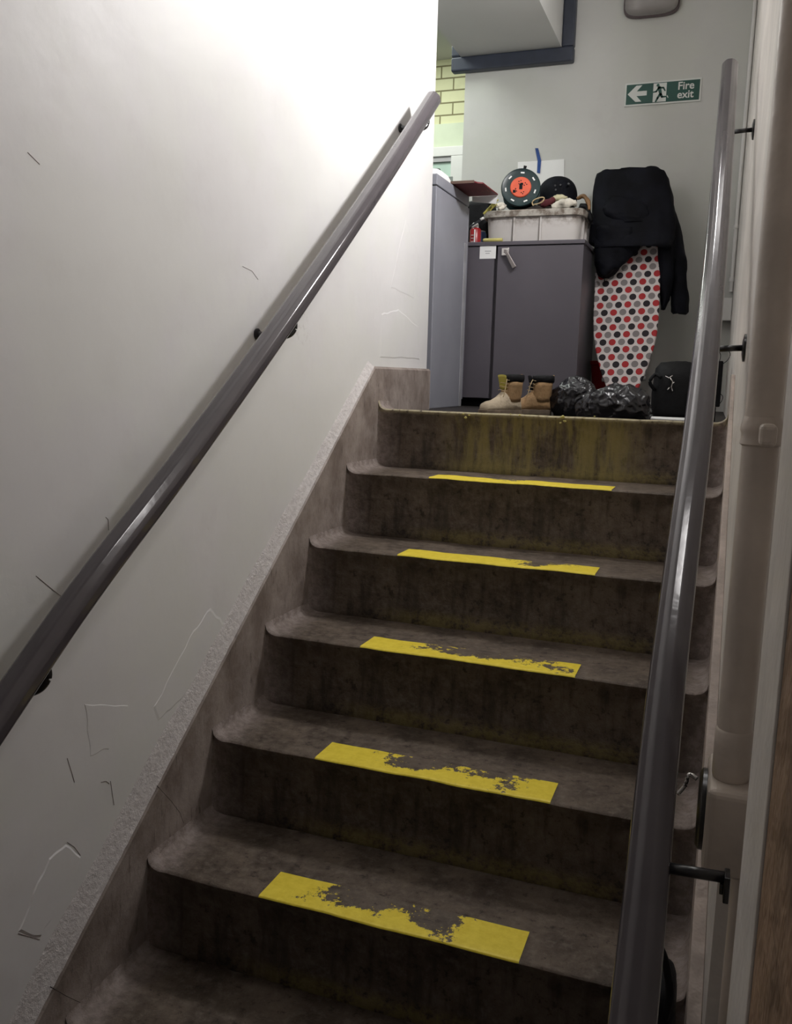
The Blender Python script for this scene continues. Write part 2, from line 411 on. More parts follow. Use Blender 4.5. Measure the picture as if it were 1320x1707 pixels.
# flakes of old yellow paint along the top nosing
bm = bm_()
for (px, py, s) in ((772, 690, .006), (776, 696, .008), (782, 692, .005), (938, 695, .011), (941, 702, .008), (934, 705, .006), (866, 692, .005), (851, 690, .004), (991, 694, .004)):
    p = W(px, py, 5*T_-.002); q = bm_(); bmesh.ops.create_icosphere(q, subdivisions=1, radius=s*.6)
    for v in q.verts: v.co = Vector((v.co.x*1.3, v.co.y*.5, v.co.z*.8))*(1+.5*noise.noise(v.co*300+p*50)) + p
    me = bpy.data.meshes.new('t'); q.to_mesh(me); q.free(); bm.from_mesh(me)
obj('yellow_paint_flakes', bm, YEL, so, kind='stuff')

# left stringer (skirting) and gritty plaster fillet above it ----------------
def sz_top(Y): return 1.033 + (Y-1.206)*.752
ya = -1.4
poly = [(0, ya, sz_top(ya)), (0, 1.206, 1.033), (0, WE-.012, 1.033), (0, WE-.012, LZ-.1), (0, 1.2, .55), (0, ya, sz_top(ya)-.62)]
obj('trim_3', prism(bm_(), poly, (-.0199, 0, 0)), SKIRT, kind='structure', bevel=.007, seg=1)
bm = bm_(); rows = []; n = 260
for j in range(9):
    v = j/8; r = []
    for k in range(n+1):
        y = ya + (1.206-ya)*k/n
        wdt = .050*(1+.25*noise.noise(Vector((y*7, 3, 0))))*min(1, .40+(1.206-y)*.55)
        off = v*wdt; nx = -.002 - .0175*v**.8
        d = .0016*noise.fractal(Vector((y*110, v*7, 1)), 1, 2, 3)*(1-v*.8)
        r.append(bm.verts.new((nx + d + (-.0012 if v == 1 else 0), y-off*.6, sz_top(y)+off*.8 - .0008)))
    rows.append(r)
for a, b in zip(rows[:-1], rows[1:]):
    for k in range(n): bm.faces.new((a[k], a[k+1], b[k+1], b[k]))
obj('trim_4', bm, GRIT, kind='structure', smooth=True)
# right stringer
bm = bm_()
def zr(Y): return 1.034 + (Y-1.206)*.74
prof = [(Y, zr(Y)) for Y in (-1.0, -.5, 0, .6, 1.206)] + [(1.62, 1.036), (1.78, LZ+.0), (1.206, .6), (-1.0, -.75)]
prism_pts = [Vector((WID, y, z)) for y, z in prof]
a = [bm.verts.new(p) for p in prism_pts]; b = [bm.verts.new(Vector((wr(p.y)-.0003, p.y, p.z))) for p in prism_pts]
bm.faces.new(a[::-1]); bm.faces.new(b)
for k in range(len(a)): bm.faces.new((a[k], a[(k+1) % len(a)], b[(k+1) % len(a)], b[k]))
obj('trim_5', bm, mat('cream_worn_skirting_paint', (.50, .42, .37), .45, .2, 12, .005, 30), kind='structure', bevel=.002)

# filler patches and cracks on the left wall (irregular, a millimetre proud) --------
def wallpt(px, py):
    d = AF + AR*((px-660)/FPX) - AU*((py-853.5)/FPX)
    return CAM + d*((-.02-CAM.x)/d.x)
def patch(pts, h=.0016):
    P = [wallpt(*p) for p in pts]; out = []
    for a, b in zip(P, P[1:]+P[:1]):
        for k in range(6):
            q = a.lerp(b, k/6); q = q + Vector((0, noise.noise(q*40), noise.noise(q*40+Vector((9, 9, 9)))))*.006
            q.x = -.02; out.append(q)
    bm = bm_(); c = sum(out, Vector())/len(out)
    ctr = bm.verts.new(c + Vector((h, 0, 0)))
    inner = [bm.verts.new(c + (q-c)*.93 + Vector((h, 0, 0))) for q in out]; outer = [bm.verts.new(q+Vector((-.0005, 0, 0))) for q in out]
    n = len(out)
    for k in range(n):
        bm.faces.new((ctr, inner[k], inner[(k+1) % n])); bm.faces.new((inner[k], outer[k], outer[(k+1) % n], inner[(k+1) % n]))
    return bm
for pts, h in (([(28, 1556), (66, 1566), (120, 1470), (136, 1428), (108, 1408), (80, 1430)], .0016), ([(632, 596), (700, 600), (698, 545), (664, 515), (634, 522)], .0012),
            ([(318, 1060), (352, 1010), (384, 1046), (300, 1170), (262, 1205), (255, 1180)], .0009), ([(150, 1260), (182, 1250), (215, 1175), (140, 1172)], .0006),
            ([(650, 480), (676, 360), (700, 430), (690, 500)], .0006)):
    obj('plaster_patch', patch(pts, h), WALL, wl)
CRK = mat('dark_crack_line', (.26, .22, .21), .8)
for ln in ([(112, 1404), (124, 1412), (134, 1426)], [(30, 1556), (52, 1562), (66, 1566)], [(404, 444), (420, 452), (430, 466)], [(46, 254), (56, 264), (66, 274)], [(176, 862), (180, 866), (181, 884)],
           [(112, 1264), (120, 1290), (124, 1304)], [(660, 540), (682, 542), (695, 545)], [(676, 545), (684, 562)], [(184, 1302), (188, 1330), (190, 1342)], [(168, 1304), (176, 1302), (182, 1306)], [(60, 960), (90, 985), (110, 1000)]):
    obj('wall_crack', tube(bm_(), [wallpt(*p)+Vector((.0002, 0, 0)) for p in ln], .0006, 5), CRK, wl)
# fine crack on the skirting
def skpt(px, py):
    d = AF + AR*((px-660)/FPX) - AU*((py-853.5)/FPX)
    return CAM + d*((0-CAM.x)/d.x)
for ln in ([(262, 1310), (285, 1335), (300, 1355), (306, 1372)], [(84, 1645), (110, 1660), (146, 1677)]):
    obj('skirting_crack', tube(bm_(), [skpt(*p)+Vector((-.0004, 0, 0)) for p in ln], .0007, 5), mat('crack_dark', (.02, .014, .012), .8), bpy.data.objects['trim_3'])

# ------------------------------------------------------------------ handrails
def handrail(pts, label, r, n=8):
    root = thing('handrail', label, 'handrail', pts[len(pts)//2], 'stair handrails')
    obj('rail', tube(bm_(), smooth_path(pts, 10), r, n, PI/8), RAIL, root, autos=.6, bevel=.006, seg=4)
    return root
lp = [(.062, 1.515, 1.908), (.062, 1.03, 1.535), (.062, .474, 1.127), (.062, .045, .8265), (.062, -.226, .648), (.062, -.428, .499), (.062, -1.0, .06)]
hl = handrail(lp, 'grey octagonal handrail on black hook brackets along the white left wall', .0285)
def railz(Y):
    for a, b in zip(lp[:-1], lp[1:]):
        if b[1] <= Y <= a[1]: return b[2]+(a[2]-b[2])*(Y-b[1])/(a[1]-b[1])
    return lp[0][2]
for Y in (1.455, .515, -.335):
    z = railz(Y); k = (Vector(lp[0])-Vector(lp[-1])).normalized()
    path = smooth_path([(-.0185, Y-.028, z-.062), (.030, Y-.024, z-.066), (.054, Y-.008, z-.062), (.063, Y+.004, z-.045), (.062, Y+.002, z-.022)], 6)
    bk = obj('bracket', tube(bm_(), path, .0075, 10), BLKMETAL, hl, smooth=True)
    obj('mounting_plate', lathe(bm_(), (-.0198, Y-.028, z-.062), [(.014, 0), (.014, .004), (.010, .007)], 20, (1, 0, 0), (0, 1, 0)), BLKMETAL, bk, autos=.6)
rp = [(.974, 1.603, 1.957), (.991, .725, 1.32), (.994, .209, .946), (.991, -.025, .776), (.989, -.284, .588), (.992, -.545, .399), (.992, -.95, .106)]
hr = handrail(rp, 'grey octagonal handrail on straight rod brackets along the right wall beside the pipe', .0255)
for (px, py, Y, rx) in ((1257, 216, 1.45, .982), (1241, 580, .56, .992), (1206, 1462, -.44, .991)):
    p = W(px, py, Y); X = wr(Y); z = p.z
    bk = obj('bracket', tube(bm_(), [(X-.002, Y, z), (rx+.012, Y, z-.003)], .0062, 12), BLKMETAL, hr, smooth=True)
    if Y > 0:
        obj('mounting_plate', lathe(bm_(), (X-.0002, Y, z), [(.028, 0), (.028, .004), (.014, .007)], 24, (-1, 0, 0), (0, 1, 0)), BLKMETAL, bk, autos=.6)
    else:
        obj('mounting_plate', box(BX((X-.006, Y-.012, z-.024), (X-.0002, Y+.010, z+.006)), (X-.010, Y-.006, z-.018), (X-.006, Y+.006, z-.006)), BLKMETAL, bk, bevel=.001)

# ------------------------------------------------------------------ pipe work on the right wall
pc = (1.0730, -.3)
pr = thing('soil_pipe', 'thick cream painted vertical pipe with a collar on the right wall', 'pipe', (pc[0], pc[1], .5))
obj('pipe', lathe(bm_(), (pc[0], pc[1], .5985), [(.0200, 0), (.0200, 2.395)], 32), PIPE, pr, autos=.6)
obj('sleeve', lathe(bm_(), (pc[0], pc[1], .5355), [(.0210, 0), (.0218, .004), (.0218, .060), (.0198, .063)], 32), PIPE, pr, autos=.6)
cz = W(1240, 742, -.3).z; cz2 = W(1250, 700, -.3).z
obj('collar', lathe(bm_(), (pc[0], pc[1], cz), [(.0202, 0), (.0232, .002), (.0220, .008), (.0220, .014), (.0235, .018), (.0230, (cz2-cz)-.006), (.0205, (cz2-cz)+.004)], 32), PIPE, pr, autos=.6)
obj('collar_lug', BX((pc[0]-.004, pc[1]-.052, cz+.002), (pc[0]+.014, pc[1]-.018, cz2-.002)), PIPE, pr, bevel=.006, seg=3)
obj('pipe', lathe(bm_(), (1.1, -.285, -.53), [(.0145, 0), (.0145, .953)], 28), PIPE, pr, autos=.6, label='thinner pipe below the junction box')
jb = thing('junction_box', 'cream painted junction box with a dark front at the foot of the thick pipe', 'junction box', (1.07, -.28, .41))
bxz0, bxz1 = .424, .535
bm = BX((1.0475, -.345, bxz0), (1.112, -.222, bxz1))
obj('box_body', bm, PIPE, jb, bevel=.010, seg=4)
bm = lathe(bm_(), (1.0475, -.281, (bxz0+bxz1)/2), [(.050, 0), (.050, .005), (.044, .009)], 32, (-1, 0, 0), (0, 1, 0))
obj('cover_plate', bm, BLKMETAL, jb, autos=.6)
obj('lever', tube(bm_(), smooth_path([(1.036, -.255, .505), (1.026, -.252, .508), (1.022, -.25, .492), (1.014, -.25, .478)], 5), .003, 8), CHROME, jb, smooth=True)
obj('screw', lathe(bm_(), (1.062, -.25, bxz1-.001), [(.004, 0), (.004, .003)], 12), CHROME, jb)
tp = thing('wall_batten', 'thin white vertical batten between the thick pipe and the brown wall', 'batten', (1.078, -.73, -.54))
obj('batten', BX((wr(-.73)-.0045, -.799, -.54), (wr(-.73)-.0008, -.668, 2.99)), WALLR, tp, bevel=.0015)

# conduit and socket box in the far right corner
cx, cyy = 1.032, YB-.011
cdt = thing('conduit', 'thin white conduit running down the far right corner to a socket box', 'conduit', (cx, cyy, 1.35))
obj('tube', lathe(bm_(), (cx, cyy, 1.408), [(.0085, 0), (.0085, 1.59)], 16), WHITEP, cdt, autos=.6)
for py in (382, 470):
    z = W(1220, py, cyy).z
    obj('clip', lathe(bm_(), (cx, cyy, z), [(.0105, 0), (.012, .003), (.012, .016), (.0105, .019)], 16), WHITEP, cdt, autos=.6)
sk = thing('socket_box', 'small grey plastic socket box on the back wall below the conduit', 'socket', (1.0, YB-.03, 1.28))
sz0, sz1 = W(1210, 535, YB-.05).z, W(1210, 497, YB-.05).z
obj('backbox', BX((.945, YB-.048, sz0), (1.0415, YB-.0005, sz1)), GREYP, sk, bevel=.003)
obj('faceplate', BX((.943, YB-.056, sz0+.001), (1.0415, YB-.0485, sz1+.001)), WHITEP, sk, bevel=.003)

# lamps
def bulkhead(name, label, c, ax, ay, az, mats, w=.135, h=.062, d=.07):
    root = thing(name, label, 'lamp', c); ax, ay, az = Vector(ax), Vector(ay), Vector(az); c = Vector(c)
    obj('base', loft(bm_(), [ring(c+az*q, ax, ay, w*k, h*k, 40, 4) for q, k in ((.0005, 1), (.022, 1), (.026, .97))]), mats[0], root, autos=.6)
    obj('diffuser', loft(bm_(), [ring(c+az*q, ax, ay, w*k, h*k, 40, 3.6) for q, k in ((.0262, .95), (.045, .93), (.06, .84), (d, .6), (d+.002, .2))]), mats[1], root, autos=.8)
    return root
lc = W(1087, 4, YB)
bulkhead('bulkhead_lamp', 'unlit grey bulkhead lamp high on the back wall above the fire exit sign', (lc.x, YB, lc.z), (1, 0, 0), (0, 0, 1), (0, -1, 0), (mat('lamp_base_mauve', (.13, .10, .105), .5), DIFF), .118, .064)
t = NT('lit_lamp_diffuser'); t.b.inputs['Emission Color'].default_value = (1, .97, .95, 1); t.b.inputs['Emission Strength'].default_value = 6
LIT = t.done((.9, .9, .88), .4)
bulkhead('bulkhead_lamp', 'lit bulkhead lamp on the right wall above the upper stairs', (wr(1.30)-.0005, 1.30, 2.34), (0, 1, 0), (0, 0, 1), (-1, 0, 0), (WHITEP, LIT))
bulkhead('bulkhead_lamp', 'added housing for the fill light on the right wall above the lower stairs', (wr(.10)-.0005, .10, 2.2), (0, 1, 0), (0, 0, 1), (-1, 0, 0), (WHITEP, WHITEP))  # invented fixture, added only to go with the fill light

# ------------------------------------------------------------------ fire exit sign
a, b, d_, c_ = [W(*p, YB-.006) for p in ((1042, 142), (1170, 127), (1168, 165), (1040, 181))]
sx0_, sx1_ = (a.x+c_.x)/2, (b.x+d_.x)/2; szt, szb = (a.z+b.z)/2+.001, (c_.z+d_.z)/2
SW, SH = sx1_-sx0_, szt-szb
sg = thing('fire_exit_sign', 'green and white fire exit sign with running figure and left arrow on back wall', 'sign', (sx0_, YB-.002, szb))
def SP(u, v, y): return Vector((sx0_+u*SH, y, szb+v*SH))       # sign units: sign height = 1
AS = SW/SH
obj('panel', BX((sx0_, YB-.005, szb), (sx1_, YB-.0004, szt)), SIGNW, sg, bevel=.0006)
e_ = .07
obj('green_field', prism(bm_(), [SP(e_, e_, YB-.0055), SP(AS-e_, e_, YB-.0055), SP(AS-e_, 1-e_, YB-.0055), SP(e_, 1-e_, YB-.0055)], (0, .0004, 0)), SIGNG, sg)
yF = YB-.0062
def flat(bm, pts, y=yF): return prism(bm, [SP(u, v, y) for u, v in pts], (0, .0005, 0))
obj('arrow', flat(bm_(), [(.13, .52), (.50, .87), (.76, .87), (.53, .62), (.98, .62), (.98, .42), (.53, .42), (.76, .17), (.50, .17)]), SIGNW, sg)
pu0, pu1 = 1.26, 1.84
obj('doorway_panel', flat(bm_(), [(pu0, .10), (pu1, .10), (pu1, .90), (pu0, .90)]), SIGNW, sg)
bm = bm_(); y2 = yF-.0008
def stroke(p, q, w0, w1):
    p, q = Vector(p), Vector(q); d = (q-p).normalized(); nn = Vector((-d.y, d.x)); pts = []
    for k in range(9): 
        t_ = PI/2+PI*k/8; pts.append(p + (d*math.cos(t_)+nn*math.sin(t_))*w0)
    for k in range(9):
        t_ = -PI/2+PI*k/8; pts.append(q + (d*math.cos(t_)+nn*math.sin(t_))*w1)
    flat(bm, [(v.x, v.y) for v in pts], y2)
flat(bm, [(1.46+.065*math.cos(2*PI*k/20), .81+.065*math.sin(2*PI*k/20)) for k in range(20)], y2)
for args in (((1.52, .70), (1.60, .42), .075, .06), ((1.50, .70), (1.40, .55), .04, .035), ((1.40, .55), (1.28, .53), .035, .03), ((1.55, .70), (1.70, .69), .04, .035), ((1.70, .69), (1.78, .56), .035, .028),
             ((1.57, .42), (1.47, .26), .055, .045), ((1.47, .26), (1.40, .12), .045, .035), ((1.61, .40), (1.66, .30), .055, .045), ((1.66, .30), (1.84, .30), .042, .03)): stroke(*args)
obj('running_figure', bm, SIGNG, sg)
bm = bm_(); flat(bm, [(1.86, .33), (1.89, .36), (1.95, .26), (1.92, .24)]); obj('floor_mark', bm, SIGNW, sg)
def text(body, u, v, size, mat_, parent, y):
    cu = bpy.data.curves.new('t', 'FONT'); cu.body = body; cu.size = size*SH; cu.extrude = .0002; cu.offset = .0008; cu.resolution_u = 6
    o = bpy.data.objects.new('t', cu); C.objects.link(o)
    me = bpy.data.meshes.new_from_object(o.evaluated_get(bpy.context.evaluated_depsgraph_get())); bpy.data.objects.remove(o)
    bm = bm_(); bm.from_mesh(me); bm.transform(Matrix.Translation(SP(u, v, y)) @ Matrix.Rotation(PI/2, 4, 'X'))
    return obj('lettering', bm, mat_, parent)
text('Fire', 2.32, .56, .46, SIGNW, sg, yF)
text('exit', 2.32, .19, .46, SIGNW, sg, yF)

# paper note with blue tape
a = W(866, 268, YB); b = W(940, 312, YB)
pp = thing('paper_sheet', 'white paper sheet stuck on the back wall behind the cable reel', 'paper', (a.x, YB, b.z))
bm = bm_(); P_ = [W(863, 270, YB-.001), W(892, 268, YB-.002), W(902, 268, YB-.0015), W(940, 265, YB-.004), W(940, 318, YB-.002), W(862, 322, YB-.001)]
obj('sheet', prism(bm, P_, (0, .0005, 0)), PAPER, pp)
bt = obj('tape_strip', prism(bm_(), [W(892, 247, YB-.0045), W(897, 247, YB-.0045), W(902, 268, YB-.0045), W(900, 289, YB-.0045), W(895, 288, YB-.0045), W(896, 268, YB-.0045)], (0, .0006, 0)), BLUE)
tag(bt, 'strip of blue tape across the top of the white paper sheet', 'tape')

# ------------------------------------------------------------------ cabinets
CX, CZ = -.018, 1.745
tc = thing('filing_cabinet', 'tall light grey steel cabinet behind the end of the left wall', 'cabinet', (-.4, 2.05, LZ))
obj('body', BX((-.80, 1.83, LZ), (CX, 2.262, CZ-.043)), GREYCAB, tc, bevel=.003)
obj('top', BX((-.803, 1.827, CZ-.040), (CX+.002, 2.268, CZ)), GREYCAB, tc, bevel=.003)
obj('door', BX((-.797, 2.2625, LZ+.03), (CX+.001, 2.28, CZ-.045)), GREYCAB, tc, bevel=.002)
obj('hinge_strip', BX((CX-.001, 2.225, LZ+.001), (CX+.002, 2.26, CZ-.19)), mat('pale_grey_edge', (.36, .36, .385), .4), tc, bevel=.001)
LT = 1.567
lc_ = thing('storage_cabinet', 'low dark grey two door cabinet carrying the white crate', 'cabinet', (.1, 2.5, LZ))
LX0, LX1, LY = -.27, .463, 2.30
obj('body', BX((LX0+.003, LY+.022, LZ+.035), (LX1-.003, 2.74, LT-.0165)), DARKCAB, lc_)
obj('plinth', BX((LX0+.02, LY+.04, LZ), (LX1-.02, 2.72, LZ+.034)), BLACK, lc_)
obj('top', BX((LX0-.002, LY-.006, LT-.016), (LX1+.003, 2.745, LT)), DARKCAB, lc_, bevel=.002)
dx = .092
d1 = obj('door', BX((LX0+.002, LY, LZ+.037), (dx, LY+.020, LT-.019)), DARKCAB, lc_, bevel=.002)
d2 = obj('door', BX((dx+.014, LY, LZ+.037), (LX1-.002, LY+.020, LT-.019)), DARKCAB, lc_, bevel=.002)
a, b = W(800, 410, LY-.001), W(826, 431, LY-.001)
lab = obj('label_card', BX((a.x, LY-.0012, b.z), (b.x, LY-.0001, a.z)), PAPER, d1)
bm = bm_(); mz = (a.z+b.z)/2
for k, (q0, q1) in enumerate(((.32, .7), (.36, .62))):
    box(bm, (a.x+(b.x-a.x)*q0, LY-.0014, mz+.003-.009*k), (a.x+(b.x-a.x)*q1, LY-.0011, mz+.006-.009*k))
obj('label_text', bm, GREYP, lab)
h1 = W(843, 419, LY-.005)
hd = obj('handle', BX((h1.x-.018, LY-.008, h1.z-.017), (h1.x+.014, LY-.0001, h1.z+.014)), CHROME, d2, bevel=.002, label='chrome swing handle')
q0, q1 = W(843, 419, LY-.025), W(857, 446, LY-.02)
bm = bm_(); dd = (q1-q0).normalized(); sd = Vector((dd.z, 0, -dd.x))
prism(bm, [q0+sd*.006, q1+sd*.009, q1-sd*.009, q0-sd*.006], (0, .010, 0)); box(bm, (h1.x-.006, LY-.018, h1.z-.007), (h1.x+.006, LY-.008, h1.z+.006))
obj('lever', bm, mat('worn_steel_lever', (.30, .27, .26), .35, .2, 20, 0, 1, None, .6), hd, bevel=.002)

# ------------------------------------------------------------------ red carton and bits on top of the tall cabinet
A1, A2 = W(760, 308, 2.02), W(801, 306, 2.02)
rc = thing('red_carton', 'flat dark red carton overhanging the top of the tall grey cabinet', 'carton', (A1.x, 2.15, CZ))
zc = CZ+.004
rx0, rx1 = -.13, .096
bm = prism(bm_(), [(rx0, 2.03, zc), (rx1-.025, 2.03, zc), (rx1-.02, 2.045, zc), (rx1, 2.06, zc), (rx1+.005, 2.285, zc), (rx0, 2.285, zc)], (0, 0, .006))
obj('flap', bm, RED, rc, bevel=.001)
obj('edge', BX((rx0, 2.026, zc-.0015), (rx1-.027, 2.03, zc+.0085)), mat('brown_card_edge', (.11, .065, .05), .7), rc)
obj('inner_flap', prism(bm_(), [(rx0+.12, 2.288, zc), (rx1+.004, 2.288, zc), (rx1-.004, 2.292, zc-.032), (rx0+.12, 2.292, zc-.02)], (0, .003, 0)), PAPER, rc)
bm = bm_()
for k in range(4):
    x = .018+k*.021
    box(bm, (x, 2.17, zc-.0006), (x+.003, 2.20, zc+.0002)); box(bm, (x, 2.197 if k % 2 else 2.17, zc-.0006), (x+.014, 2.201 if k % 2 else 2.174, zc+.0002))
obj('printed_mark', bm, mat('faded_pink_print', (.30, .075, .09), .6), rc)
a = W(736, 288, 1.98)
pk = thing('paper_packet', 'small white packet lying on the tall grey cabinet beside the wall end', 'packet', (-.09, 1.93, CZ))
obj('packet', loft(bm_(), [ring((-.075, 1.98, CZ+h), (1, 0, 0), (0, 1, 0), .05*k, .10*k, 24, 4) for h, k in ((.001, 1), (.012, 1), (.032, .8), (.04, .55))]), PAPER, pk, autos=.8)
obj('flap', BX((-.055, 2.081, CZ+.001), (-.035, 2.087, CZ+.042)), mat('grey_green_card', (.20, .24, .22), .6), pk)
bp = thing('pump_bottle', 'black capped bottle on the tall grey cabinet behind the white packet', 'bottle', (-.115, 2.12, CZ))
obj('bottle_body', lathe(bm_(), (-.115, 2.12, CZ), [(.018, .001), (.018, .045), (.009, .055), (.009, .06)], 20), WHITEP, bp, autos=.6)
obj('cap', lathe(bm_(), (-.115, 2.12, CZ+.06), [(.007, 0), (.007, .012), (.016, .014), (.016, .022)], 20), BLACK, bp, autos=.6)

# ------------------------------------------------------------------ crate and its contents
zc0 = LT+.001
a, b = W(806, 397, 2.34), W(967, 395, 2.34)
kx0, kx1, ky0, ky1 = a.x+.004, b.x-.004, 2.34, 2.70
ktop = W(880, 350, 2.335).z
kc = thing('storage_crate', 'white ribbed plastic crate with dirty rim on the low dark cabinet', 'crate', ((kx0+kx1)/2, 2.52, zc0))
H = ktop-zc0
def crate_ring(z, g, q=0): return ring(((kx0+kx1)/2, (ky0+ky1)/2, z), (1, 0, 0), (0, 1, 0), (kx1-kx0)/2+g, (ky1-ky0)/2+g, 64, 9)
bm = loft(bm_(), [crate_ring(zc0, -.012), crate_ring(zc0+.004, -.006), crate_ring(ktop-.012, .002), crate_ring(ktop-.012, -.006), crate_ring(zc0+.02, -.014)])
for px in (857, 901):
    x = W(px, 375, 2.335).x; box(bm, (x-.004, ky0-.006, zc0+.004), (x+.004, ky0+.02, ktop-.014))
for y in (2.42, 2.5, 2.6): box(bm, (kx1-.01, y-.006, zc0+.004), (kx1+.006, y+.006, ktop-.014))
obj('body', bm, CRATE, kc, origin=(kx0, ky0, zc0), autos=.7)
for px in (857, 901):
    x = W(px, 375, 2.335).x; obj('seam', BX((x-.0055, ky0-.0063, zc0+.006), (x-.0038, ky0-.002, ktop-.028)), mat('dirty_seam', (.12, .10, .08), .8), kc)
bm = loft(bm_(), [crate_ring(ktop-.026, .004), crate_ring(ktop-.024, .014), crate_ring(ktop-.003, .016), crate_ring(ktop, .012), crate_ring(ktop+.001, .002), crate_ring(ktop-.006, -.005), crate_ring(ktop-.02, -.006)], cap=False)
obj('rim', bm, RIMM, kc, autos=.8, solid=.003)
# dirty fill so that the contents rest on something inside
bm = blob(((kx0+kx1)/2-.005, (ky0+ky1)/2+.01, ktop-.035), ((kx1-kx0)/2-.03, (ky1-ky0)/2-.035, .085), 4, .25, 4, 14)
for v in bm.verts: v.co.z = max(v.co.z, zc0+.024)
fl = obj('mixed_site_clutter', bm, mat('dark_mixed_clutter', (.05, .04, .034), .85, .6, 30), smooth=True); tag(fl, 'heap of dark muddy clutter filling the white crate', 'clutter'); fl['kind'] = 'stuff'
zt = ktop-.006
# cable reel
rcx = W(868, 314, 2.43); R0 = .083
rl = thing('cable_reel', 'round dark green cable reel with orange socket plate on the crate', 'cable reel', (rcx.x, 2.42, zt))
ax_n = Vector((.16, -.955, .20)).normalized()
rcen = Vector((rcx.x, 2.43, rcx.z)); vx = Vector((0, 0, 1)).cross(ax_n).normalized(); vy = ax_n.cross(vx)
obj('front_flange', lathe(bm_(), rcen, [(R0*.6, .0), (R0*.97, .0), (R0, .004), (R0, .009), (R0*.97, .013), (R0*.9, .010), (R0*.58, .010)], 48, ax_n, vx), GREEN, rl, autos=.6)
obj('rear_flange', lathe(bm_(), rcen-ax_n*.075, [(R0*.95, 0), (R0*.95, .008)], 48, ax_n, vx), GREEN, rl, autos=.6)
obj('cable_drum', lathe(bm_(), rcen-ax_n*.068, [(R0*.72, 0), (R0*.78, .01), (R0*.72, .02), (R0*.78, .03), (R0*.72, .04), (R0*.78, .05), (R0*.7, .067)], 40, ax_n, vx), BLACK, rl, autos=.9)
pl = obj('socket_plate', lathe(bm_(), rcen+ax_n*.0101, [(R0*.53, -.008), (R0*.53, .003), (R0*.50, .006)], 40, ax_n, vx), ORANGE, rl, autos=.6)
bm = bm_()
for (u, v, r) in ((-.25, -.1, .035), (-.2, -.22, .03), (-.32, -.2, .03), (.22, .2, .03), (.3, .12, .03), (.18, .08, .03), (-.1, .28, .03), (0, .32, .03), (.05, -.3, .03), (.16, -.26, .03), (.12, -.36, .03), (-.1, .15, .025)):
    lathe(bm, rcen+ax_n*.0162+vx*(u*R0)+vy*(v*R0), [(r*R0, 0), (r*R0, .0006)], 10, ax_n, vx)
def rq(u0, v0, u1, v1):
    prism(bm, [rcen+ax_n*.0162+vx*(u*R0)+vy*(v*R0) for u, v in ((u0, v0), (u1, v0), (u1, v1), (u0, v1))], ax_n*.0012)
rq(-.07, -.13, .09, .16); rq(-.38, -.3, -.24, -.16); rq(-.02, .1, .12, .2)
obj('socket_holes', bm, BLACK, pl)
for k in range(7):
    t_ = .6+2*PI*k/7; c2 = rcen+ax_n*.0105+vx*(math.cos(t_)*R0*.76)+vy*(math.sin(t_)*R0*.76)
    tx = -vx*math.sin(t_)+vy*math.cos(t_); rx_ = vx*math.cos(t_)+vy*math.sin(t_)
    obj('slot', prism(bm_(), [c2+tx*.008+rx_*.003, c2+tx*.008-rx_*.003, c2-tx*.008-rx_*.003, c2-tx*.008+rx_*.003], ax_n*.0012), PAPER, rl)
obj('winding_knob', tube(bm_(), [rcen+vy*(R0*.9)+vx*.012, rcen+vy*(R0*1.05)+vx*.012, rcen+vy*(R0*1.16)+vx*.014+ax_n*.004], [.005, .006, .007], 12), BLACK, rl, smooth=True)
# cap
kc2 = W(926, 318, 2.50)
cp = thing('cap', 'rounded navy black cap with small studs behind the cable reel', 'hat', (kc2.x, 2.52, zt))
bm = bm_(); cc = Vector((kc2.x-.010, 2.60, kc2.z-.004)); rings = []
for k in range(12):
    t_ = k/11*PI/2; rings.append(ring(cc+Vector((0, 0, .082*math.sin(t_))), (1, 0, 0), (0, 1, 0), max(.086*math.cos(t_)**.85, .001), max(.088*math.cos(t_)**.85, .001), 32))
loft(bm, [ring(cc+Vector((0, 0, -.04)), (1, 0, 0), (0, 1, 0), .085, .086, 32)]+rings)
obj('crown', bm, NAVY, cp, autos=.8)
for (px, py) in ((926, 310), (935, 309), (927, 317), (948, 307)):
    p = W(px, py, 2.524); obj('stud', lathe(bm_(), p, [(.004, -.012), (.004, .012)], 8, (0, 1, 0)), mat('dull_stud', (.06, .06, .065), .4), cp)
# gloves, rags, straps
def rag(name, pts, r, m_, label, cat, seed, amp=.012, fr=40, n=14, group=None):
    bm = tube(bm_(), smooth_path(pts, 8), r if not isinstance(r, (list, tuple)) else [r[min(int(i/8), len(r)-1)]+(r[min(int(i/8)+1, len(r)-1)]-r[min(int(i/8), len(r)-1)])*((i % 8)/8) for i in range((len(pts)-1)*8+1)], n)
    ruffle(bm, amp, fr, seed); o = obj(name, bm, m_, smooth=True); tag(o, label, cat, group); return o
def Q(px, py, Y): return W(px, py, Y)
gl = thing('work_glove', 'olive and yellow work glove hanging over the left corner of the crate', 'glove', Q(810, 350, 2.33))
bm = bm_()
for j, pts in enumerate(([(806, 357), (812, 350), (819, 344)], [(810, 353), (817, 345), (824, 339)], [(815, 352), (822, 345), (829, 341)], [(822, 345), (826, 338), (829, 332)])):
    tube(bm, smooth_path([Q(x, y, 2.325+.012*j) for x, y in pts], 5), [.0045]*8+[.006]*3, 8)
obj('fingers', ruffle(bm, .002, 90), GLOVE, gl, smooth=True)
obj('cuff', ruffle(tube(bm_(), smooth_path([Q(826, 343, 2.35), Q(833, 342, 2.36), Q(838, 345, 2.37)], 5), [.008]*4+[.013]*7, 12), .004, 60), RAG, gl, smooth=True, label='off white glove cuff')
rag('cotton_rag', [Q(832, 349, 2.352), Q(838, 346, 2.36), Q(843, 343, 2.372)], [.006, .010, .006], RAG, 'small white rag beside the green cable reel, left of it', 'rag', 2, .004, 70)
